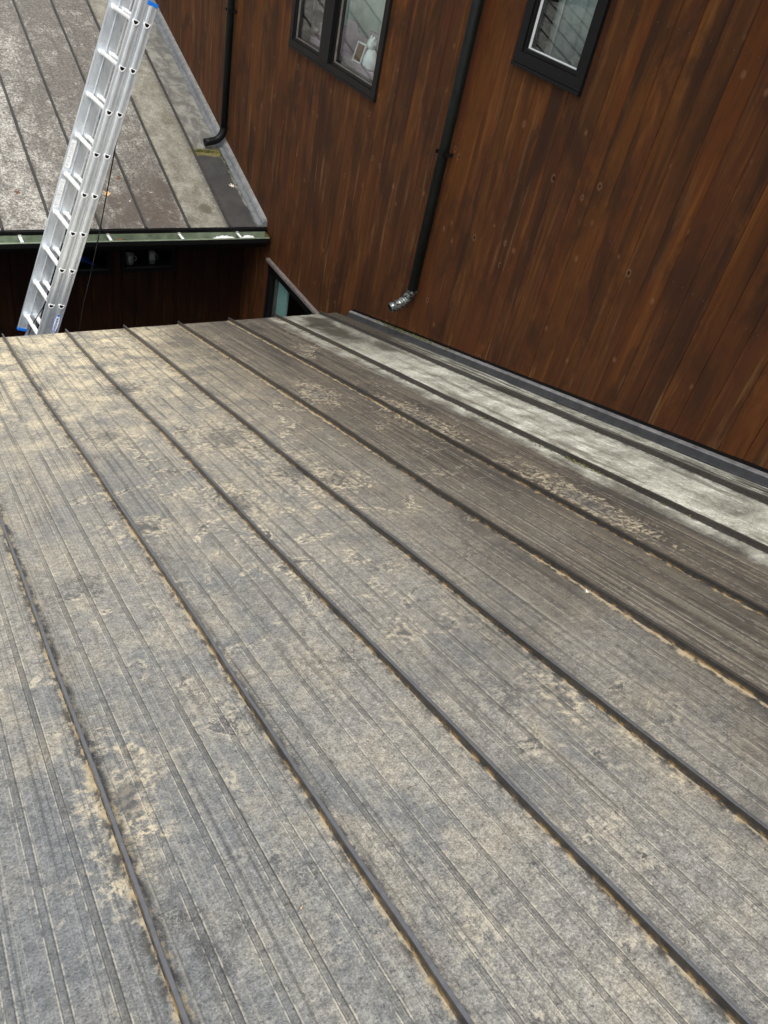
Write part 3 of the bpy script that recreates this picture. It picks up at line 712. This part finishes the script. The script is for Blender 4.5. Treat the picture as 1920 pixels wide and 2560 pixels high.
for xc, r, h, lb in ((-1.235, .045, .11, 'wide cream cup on the left of the small window sill'), (-1.00, .036, .125, 'tall cream cup on the right of the small window sill')):
    c = empty('cup', lb, 'cup', 'cups in the small window'); c.location = (xc, FWY+.09, W[2]*0-2.325+.047)
    lathe([(r*.8, 0), (r*.95, h*.3), (r, h), (r*.9, h), (r*.84, h*.35), (r*.6, .008)], (0, 0, 0)).build('body', M_CUP, c, True)
    hd, rg = tube([(r*.9+.0, 0, h*.75), (r+.022, 0, h*.72), (r+.026, 0, h*.5), (r+.016, 0, h*.3), (r*.9, 0, h*.28)], .005, 8); hd.loft(rg); hd.build('handle', M_CUP, c, True)
mb = MB(); rows = []
for i in range(9):
    rows.append([(-1.88+.30*i/8, FWY+.06+.12*j/6, -2.285+(.10*math.sin(PI*i/8)*(.55+.45*math.sin(PI*j/6)) + .012*mnoise.noise(Vector((i*.9, j*.8, 2))))) for j in range(7)])
o = mb.loft(rows, closed=False).build('cloth', M_CLOTH, None, True); tag(o, 'heaped blue cloth inside the small window beside the ladder', 'cloth')
o.modifiers.new('thick', 'SOLIDIFY').thickness = .004

# ================================================================ extension ladder
P0 = Vector((-1.66270, 6.17213, .28389)); yw, ln = -1.48918, .33317
wv = Vector((math.cos(yw), math.sin(yw), 0)); n0 = Vector((0, 0, 1)).cross(wv).normalized()
av = (math.cos(ln)*Vector((0, 0, 1))+math.sin(ln)*n0).normalized(); nv = av.cross(wv).normalized()
G, WD, SG = .0764, .4127, .0133
lad = empty('extension_ladder', 'silver aluminium extension ladder with blue end caps rising from the court', 'ladder')
def L(v):     # (w, n, a) local ladder coordinates: w toward the camera, n toward the tall wall, a up
    return P0+wv*v[0]+nv*v[1]+av*v[2]
def stile(wc, nc, a0, a1, sgn, name='stile'):
    """closed rail: flat edges with a rounded swell along the middle of both faces"""
    hw = .0365; T = .011
    pr = [(-hw, -T), (-hw, T), (-hw*.55, T), (-hw*.30, T+.0022), (0, T+.0034), (hw*.30, T+.0022), (hw*.55, T), (hw, T), (hw, -T), (hw*.80, -T), (hw*.74, -T+.003), (-hw*.74, -T+.003), (-hw*.80, -T)]
    r = [[L((wc+sgn*d, nc+x, a)) for x, d in pr] for a in (a0, a1)]
    return MB().loft(r).build(name, M_ALU, lad)
fa0, fa1 = -8*.305-.125, 2.35
ba0, ba1 = -5.16, .135
S_FN = stile(0, 0, fa0, fa1, 1); S_FF = stile(-WD, 0, fa0, fa1, -1)
S_BN = stile(0, G, ba0, ba1, 1); S_BF = stile(-WD, G, ba0, ba1, -1)
def dprof(r, k=9):      # D shape: flat tread on top
    return [(r*math.cos(PI+PI*i/k), r*math.sin(PI+PI*i/k)*1.25+r*.25) for i in range(k+1)]+[(r*.98, r*.45), (-r*.98, r*.45)]
def rung_at(nc, a):
    rings = [[L((w_, nc+x, a+z)) for x, z in dprof(.0175)] for w_ in (-WD-.012, .012)]
    r = MB().loft(rings).build('rung', M_ALU2, lad)
    for s, wc in ((1, 0), (-1, -WD)):
        for side in (s, -s):
            q = MB(); f0 = wc+side*.0095; f1 = wc+side*.0170
            oo, mm, ii = dprof(.0235), dprof(.0222), dprof(.0160); n_ = len(oo)
            vs = [L((f0, nc+x, a+z)) for x, z in oo]+[L((f1-.0015*side, nc+x, a+z)) for x, z in oo]+[L((f1, nc+x, a+z)) for x, z in mm]+[L((f1, nc+x, a+z)) for x, z in ii]+[L((f1-side*.002, nc+x, a+z)) for x, z in ii]
            fs = []
            for ring in range(4):
                for j in range(n_):
                    p_ = ring*n_+j; p2 = ring*n_+(j+1) % n_; fs.append((p_, p2, p2+n_, p_+n_))
            q.add(vs, fs).build('collar', M_ALU2, r)
        o = dprof(.0159)
        MB().add([L((wc+s*.0153, nc+x, a+z)) for x, z in o], [tuple(range(len(o)))]).build('hollow_shade', M_BLACK, r)  # flat black disc standing for the shade inside the open rung end
for i in range(-7, 9): rung_at(0, -i*.305)
for i in range(0, 17): rung_at(G, -i*.305+SG)
# end caps
def cap(wc, nc, a0, a1, s):
    MB().box((0, 0, 0), (1, 1, 1), lambda v: L((wc+s*(-.014+v[0]*.028), nc-.038+v[1]*.076, a0+(a1-a0)*v[2]))).build('end_cap', M_BLUE, lad, bevel=.002)
cap(0, G, ba1-.004, ba1+.022, 1); cap(-WD, G, ba1-.004, ba1+.022, -1)
cap(0, 0, fa0-.020, fa0+.004, 1); cap(-WD, 0, fa0-.020, fa0+.004, -1)
cap(0, 0, fa1-.004, fa1+.022, 1); cap(-WD, 0, fa1-.004, fa1+.022, -1)
# rung lock hooks under the fly
for wc in (-.03, -WD+.03):
    MB().box((0, 0, 0), (1, 1, 1), lambda v: L((wc-.008+v[0]*.016, .01+v[1]*.075, fa0+.05+v[2]*.10))).build('rung_lock', M_ALU, lad, bevel=.004)
# stickers on the far stile's inner side
def sticker(a0, a1, seed):
    wi = -WD+.0112
    st = MB().box((0, 0, 0), (1, 1, 1), lambda v: L((wi+v[0]*.0008, -.031+v[1]*.040, a0+(a1-a0)*v[2]))).build('sticker', M_STICK, lad)
    rg_ = random.Random(seed); q = MB(); a = a0+.012
    while a < a1-.012:
        h = rg_.choice((.0022, .0022, .004)); x0 = -.027; x1 = x0+rg_.uniform(.014, .032)
        q.box((0, 0, 0), (1, 1, 1), lambda v: L((wi+.0009+v[0]*.0004, x0+v[1]*(x1-x0), a+h*v[2]))); a += rg_.uniform(.006, .012)
    q.build('printed_lines', M_INK, st)
sticker(-3*.305-.255, -3*.305-.045, 3); sticker(-4*.305-.270, -4*.305-.045, 5)
# oval maker's badge on the near stile of the base section
ac = -7.43*.305-.012; wo = .0128
def oval(rn, ra, d, mat, name, parent, seg=40, pw=1.25):
    vs = []
    for k in range(seg):
        t = 2*PI*k/seg; c_, s_ = math.cos(t), math.sin(t)
        vs.append((rn*math.copysign(abs(c_)**pw, c_), ra*s_))
    r = [[L((wo+d+e, G+x, ac+z)) for x, z in vs] for e in (0, .0005)]
    return MB().loft(r).build(name, mat, parent)
bd = oval(.0235, .098, .0, M_NAVY, 'badge', lad); oval(.0215, .093, .0006, M_LBLUE, 'badge_ring', bd); oval(.0175, .084, .0012, M_STICK, 'badge_face', bd)
MB().loft([[L((wo+.0018+e, G+x, ac+z)) for x, z in ((-.009, .062), (.009, .062), (.0055, .078), (0, .083), (-.0055, .078))] for e in (0, .0004)]).build('badge_tip', M_NAVY, bd)
tc = bpy.data.curves.new('badge_text', 'FONT'); tc.body = 'WERNER'; tc.size = .030; tc.offset = .0007; tc.extrude = .0002; tc.align_x = 'CENTER'; tc.align_y = 'CENTER'; tc.space_character = 1.06
to = bpy.data.objects.new('badge_text', tc); col.objects.link(to); tc.materials.append(M_NAVY)
xa, za = av, wv; ya = za.cross(xa).normalized()
to.matrix_world = Matrix.Translation(L((wo+.0022, G, ac-.012))) @ Matrix((xa, ya, za)).transposed().to_4x4() @ Matrix.Diagonal((1, .78, 1, 1))
bpy.context.view_layer.update()
me = bpy.data.meshes.new_from_object(to); me.transform(to.matrix_world)
tm = bpy.data.objects.new('badge_text', me); col.objects.link(tm); tm.parent = bd; bpy.data.objects.remove(to)
for k in range(0, 16):
    a = -k*.305-.15 if k % 2 else -k*.305-.16
    lathe_r = MB().loft([[L((.0112+h, G+.012+.0045*r*math.cos(q*PI/4), a+.0045*r*math.sin(q*PI/4))) for q in range(8)] for h, r in ((0, 1), (.0016, .9), (.0024, .5))]) if k in (1, 4, 7) else None
    if lathe_r: lathe_r.build('rivet', M_ALU2, lad)
# rope of the ladder
def rope(pts, r, name='rope'):
    mb, rg = tube(pts, r, 8); mb.loft(rg); mb.build(name, M_ROPE, lad, True)
rope([L((-.2, .05, .1)), (-1.745, 6.26, -.35), (-1.7985, 6.25, -.584), (-1.87, 6.25, -.92), (-1.938, 6.25, -1.239), (-2.01, 6.25, -1.54)], .0048)
rope([(-2.01, 6.25, -1.54), (-2.084, 6.25, -1.82), (-2.2, 6.25, -2.4), (-2.4, 6.25, -4.5)], .0022)
rope([L((-.05, -.015, fa0+.50)), L((-.12, -.005, fa0+.34)), L((-.26, .01, fa0+.12)), L((-.30, .02, fa0+.0)), L((-.16, .03, fa0-.35))], .0042)

# ================================================================ leaves, moss, small litter
def leaf(x, y, zf, size, mat, label, cat='leaf', rot=0.0, curl=.18, kind=0, pitch=0.0, name='leaf'):
    rg_ = random.Random(int(x*1000)+int(y*77)); pts = []
    lobes = ((0, 1.0), (52, .85), (108, .62), (-52, .85), (-108, .62)) if kind == 0 else ((0, 1.0), (75, .45), (-75, .45))
    angs = []
    for a, r in lobes: angs.append((a, r)); 
    srt = sorted(angs); out_ = []
    for i, (a, r) in enumerate(srt):
        out_.append((a-9, r*.72)); out_.append((a, r)); out_.append((a+9, r*.70))
        nx = srt[(i+1) % len(srt)][0]+(360 if i == len(srt)-1 else 0)
        out_.append(((a+nx)/2, .34 if i < len(srt)-1 else .20))
    vs = [(0, 0, .06*size)]
    for a, r in out_:
        a_ = math.radians(a)+rot; rr = r*size*rg_.uniform(.85, 1.1)
        X_, Y_ = math.cos(a_)*rr, math.sin(a_)*rr
        vs.append((X_, Y_, .012*size+curl*size*(r**2)*rg_.uniform(.3, 1.4)))
    n = len(out_); fs = [(0, 1+i, 1+(i+1) % n) for i in range(n)]
    # stem
    sa = math.radians(180)+rot; vs += [(0, 0, .05*size), (math.cos(sa)*size*.8, math.sin(sa)*size*.8, .02*size), (math.cos(sa)*size*.8, math.sin(sa)*size*.8+.04*size, .02*size)]; fs.append((n+1, n+2, n+3))
    o = MB().add(vs, fs).build(name, mat, None)
    o.location = (x, y, zf(y)); sl = math.atan(.304 if zf is fz else -TP) if pitch == 0 else pitch
    o.rotation_euler = (sl, 0, 0)
    sm = o.modifiers.new('thick', 'SOLIDIFY'); sm.thickness = .0012
    tag(o, label, cat, 'fallen leaves')
    return o
zf_ = lambda y: fz(y, .002)
fzl = fz
leaf(-2.278, 7.837, fz, .045, M_LEAFB, 'dark brown curled leaf on the pale left strip of the far roof', rot=.6, curl=.4)
leaf(-2.00, 7.83, fz, .020, M_LEAFB, 'tiny dark leaf scrap just left of the ladder on the far roof', rot=2, kind=1)
leaf(-1.31, 8.044, fz, .038, M_LEAFB, 'brown leaf standing on edge above the tan maple leaf', rot=1, curl=.8)
leaf(-1.462, 7.826, fz, .068, M_LEAFT, 'large tan maple leaf touching the right side of the ladder', rot=2.4, curl=.22)
leaf(-1.40, 7.70, fz, .030, M_LEAFT, 'small faded leaf below the large tan maple leaf', rot=.2, kind=1)
leaf(-1.289, 7.728, fz, .026, M_LEAFP, 'pale folded leaf on the rusty strip of the far roof', rot=.8, kind=1, curl=.5)
leaf(-1.033, 7.855, fz, .028, M_LEAFP, 'pale three pointed leaf right of the rusty strip', rot=3.2, kind=1)
leaf(-1.0, 8.27, fz, .020, M_LEAFP, 'tiny pale leaf high on the middle strip of the far roof', rot=1.2, kind=1)
leaf(-.87, 8.10, fz, .022, M_LEAFB, 'tiny brown leaf at the edge of the pale strip', rot=.2, kind=1)
leaf(-1.78, 8.61, fz, .026, M_LEAFP, 'round whitish leaf left of the ladder on the far roof', rot=.1, kind=1, curl=.05)
leaf(-.150, 7.96, fz, .052, M_LEAFP, 'pinkish pale maple leaf beside the far wall flashing', rot=2.9, curl=.3)
leaf(-.598, 8.437, fz, .017, M_LEAFB, 'dark cone scale on the pale strip of the far roof', rot=.4, kind=1, curl=.9)
leaf(-1.10, 7.46, fz, .016, M_LEAFP, 'tiny cream leaf near the edge of the far roof', rot=.4, kind=1)
leaf(-.86, 7.62, fz, .030, M_LEAFB, 'rust brown leaf lying flat on the lower right rusty strip', rot=1.4, curl=.1)
leaf(-1.515, FY-.095, lambda y: GZ-.075, .060, M_LEAFB, 'brown curled leaf lying in the green gutter beside a bracket', rot=.1, curl=.5, pitch=.02)
rzl = lambda y: rz(y, PB+.002)
def litter(x, y, s, mat, label, cat='leaf', kind=1, rot=0): return leaf(x, y, rzl, s, mat, label, cat, rot, .5, kind)
litter(-1.512, 1.177, .017, M_WHITE, 'small white petal caught on the seam at the right of the near roof', 'petal', rot=1.2)
litter(-2.94, .55, .006, M_LEAFT, 'tiny yellow seed scale on the lower left of the near roof', 'seed', rot=.5)
litter(-2.60, .52, .006, M_LEAFT, 'tiny yellow seed scale on the panel left of the lower middle seam', 'seed', rot=.2)
litter(-2.62, 1.93, .010, M_LEAFP, 'pale seed flake on the grey panel near the left of the near roof', 'seed', rot=.2)

def moss(cx, cy, n, sx, sy, zf, seed, mat=M_MOSS, s=.006, hgt=.012):
    rg_ = random.Random(seed); mb = MB()
    for _ in range(n):
        x = cx+rg_.gauss(0, sx); y = cy+rg_.gauss(0, sy); z = zf(y)
        for q in range(3):
            a = rg_.uniform(0, 6.28); l = s*rg_.uniform(.5, 1.4); h = hgt*rg_.uniform(.2, 1)
            mb.add([(x, y, z), (x+math.cos(a)*l, y+math.sin(a)*l, z+h*.6), (x+math.cos(a+1)*l, y+math.sin(a+1)*l, z+h)], [(0, 1, 2)])
    return mb
allm = MB()
for a in ((-.655, 2.10, 60, .008, .05, 1), (-.652, 1.98, 50, .006, .06, 2), (-.66, 2.35, 25, .01, .06, 3), (-.655, 2.75, 25, .008, .10, 4), (-.645, 1.55, 30, .006, .10, 5)):
    b_ = moss(a[0], a[1], a[2]//2, a[3], a[4], rzl, a[5]); allm.add(b_.v, b_.f)
for a in ((-.035, 4.35, 160, .010, .20, 6), (-.030, 4.75, 120, .008, .16, 7)):
    b_ = moss(*a[:5], lambda y: rz(y, .046), a[5]); allm.add(b_.v, b_.f)
o = allm.build('moss', M_MOSS); tag(o, kind='stuff')
fm = MB()
for a in ((-.27, 8.50, 260, .09, .02, 11), (-.10, 8.36, 160, .012, .10, 12), (-.105, 8.05, 60, .008, .15, 13)):
    b_ = moss(*a[:5], lambda y: fz(y, .0), a[5], s=.010, hgt=.010); fm.add(b_.v, b_.f)
o = fm.build('moss', M_MOSS); tag(o, kind='stuff')
# grit and needles scattered over the rusty strip of the far roof
rg_ = random.Random(3); gr = MB()
for _ in range(900):
    x = rg_.gauss(-1.05, .28); y = 7.4+abs(rg_.gauss(0, .38)); 
    if x > -.83 or x < -1.9: continue
    a = rg_.uniform(0, 3.14); l = rg_.uniform(.006, .018); z = fz(y, .003)
    dx, dy = math.cos(a)*l, math.sin(a)*l
    gr.add([(x-dx, y-dy, z-dy*.3), (x+dx, y+dy, z+dy*.3), (x+dx*.6-dy*.12, y+dy*.6+dx*.12, z+.003)], [(0, 1, 2)])
o = gr.build('needle_litter', M_LEAFB); tag(o, kind='stuff')

# ================================================================ trees beyond the far ridge (seen in the window glass)
def tree(x, y, h, r, seed, label):
    rg_ = random.Random(seed); t = empty('conifer_tree', label, 'tree', 'conifers beyond the far roof'); t.location = (x, y, -4.6)
    mb = MB(); rings = [[(math.cos(k*PI/4)*rr, math.sin(k*PI/4)*rr, z) for k in range(8)] for rr, z in ((.28, 0), (.2, h*.4), (.1, h*.8), (.02, h))]
    mb.loft(rings); mb.build('trunk', M_BARK, t, True)
    mb = MB()
    for _ in range(5200):
        f = rg_.random()**.8; z = h*(.12+.88*f); R = r*(1-f)**.75*(.75+.25*math.sin(z*5))
        a = rg_.uniform(0, 6.28); d = R*rg_.uniform(.35, 1)**.5; px, py = math.cos(a)*d, math.sin(a)*d
        s = rg_.uniform(.10, .26); pz = z-d*.18
        b = a+rg_.uniform(-.7, .7)
        mb.add([(px, py, pz), (px+math.cos(b)*s*1.8, py+math.sin(b)*s*1.8, pz-s*.5), (px+math.cos(b+.5)*s, py+math.sin(b+.5)*s, pz+s*.3)], [(0, 1, 2)])
    mb.build('crown', M_CROWN, t)
for i, (x, y, h, r, lb) in enumerate(((-4.5, 19, 13, 2.6, 'dark conifer behind the far roof, nearest the tall house'), (-9.5, 20, 15, 3, 'tall dark conifer behind the middle of the far roof'), (-14.5, 17.5, 14, 3, 'dark conifer off the left end of the far roof'), (-15.5, 8, 14, 3.2, 'broad dark conifer left of the court'))):
    tree(x, y, h, r, 40+i, lb)
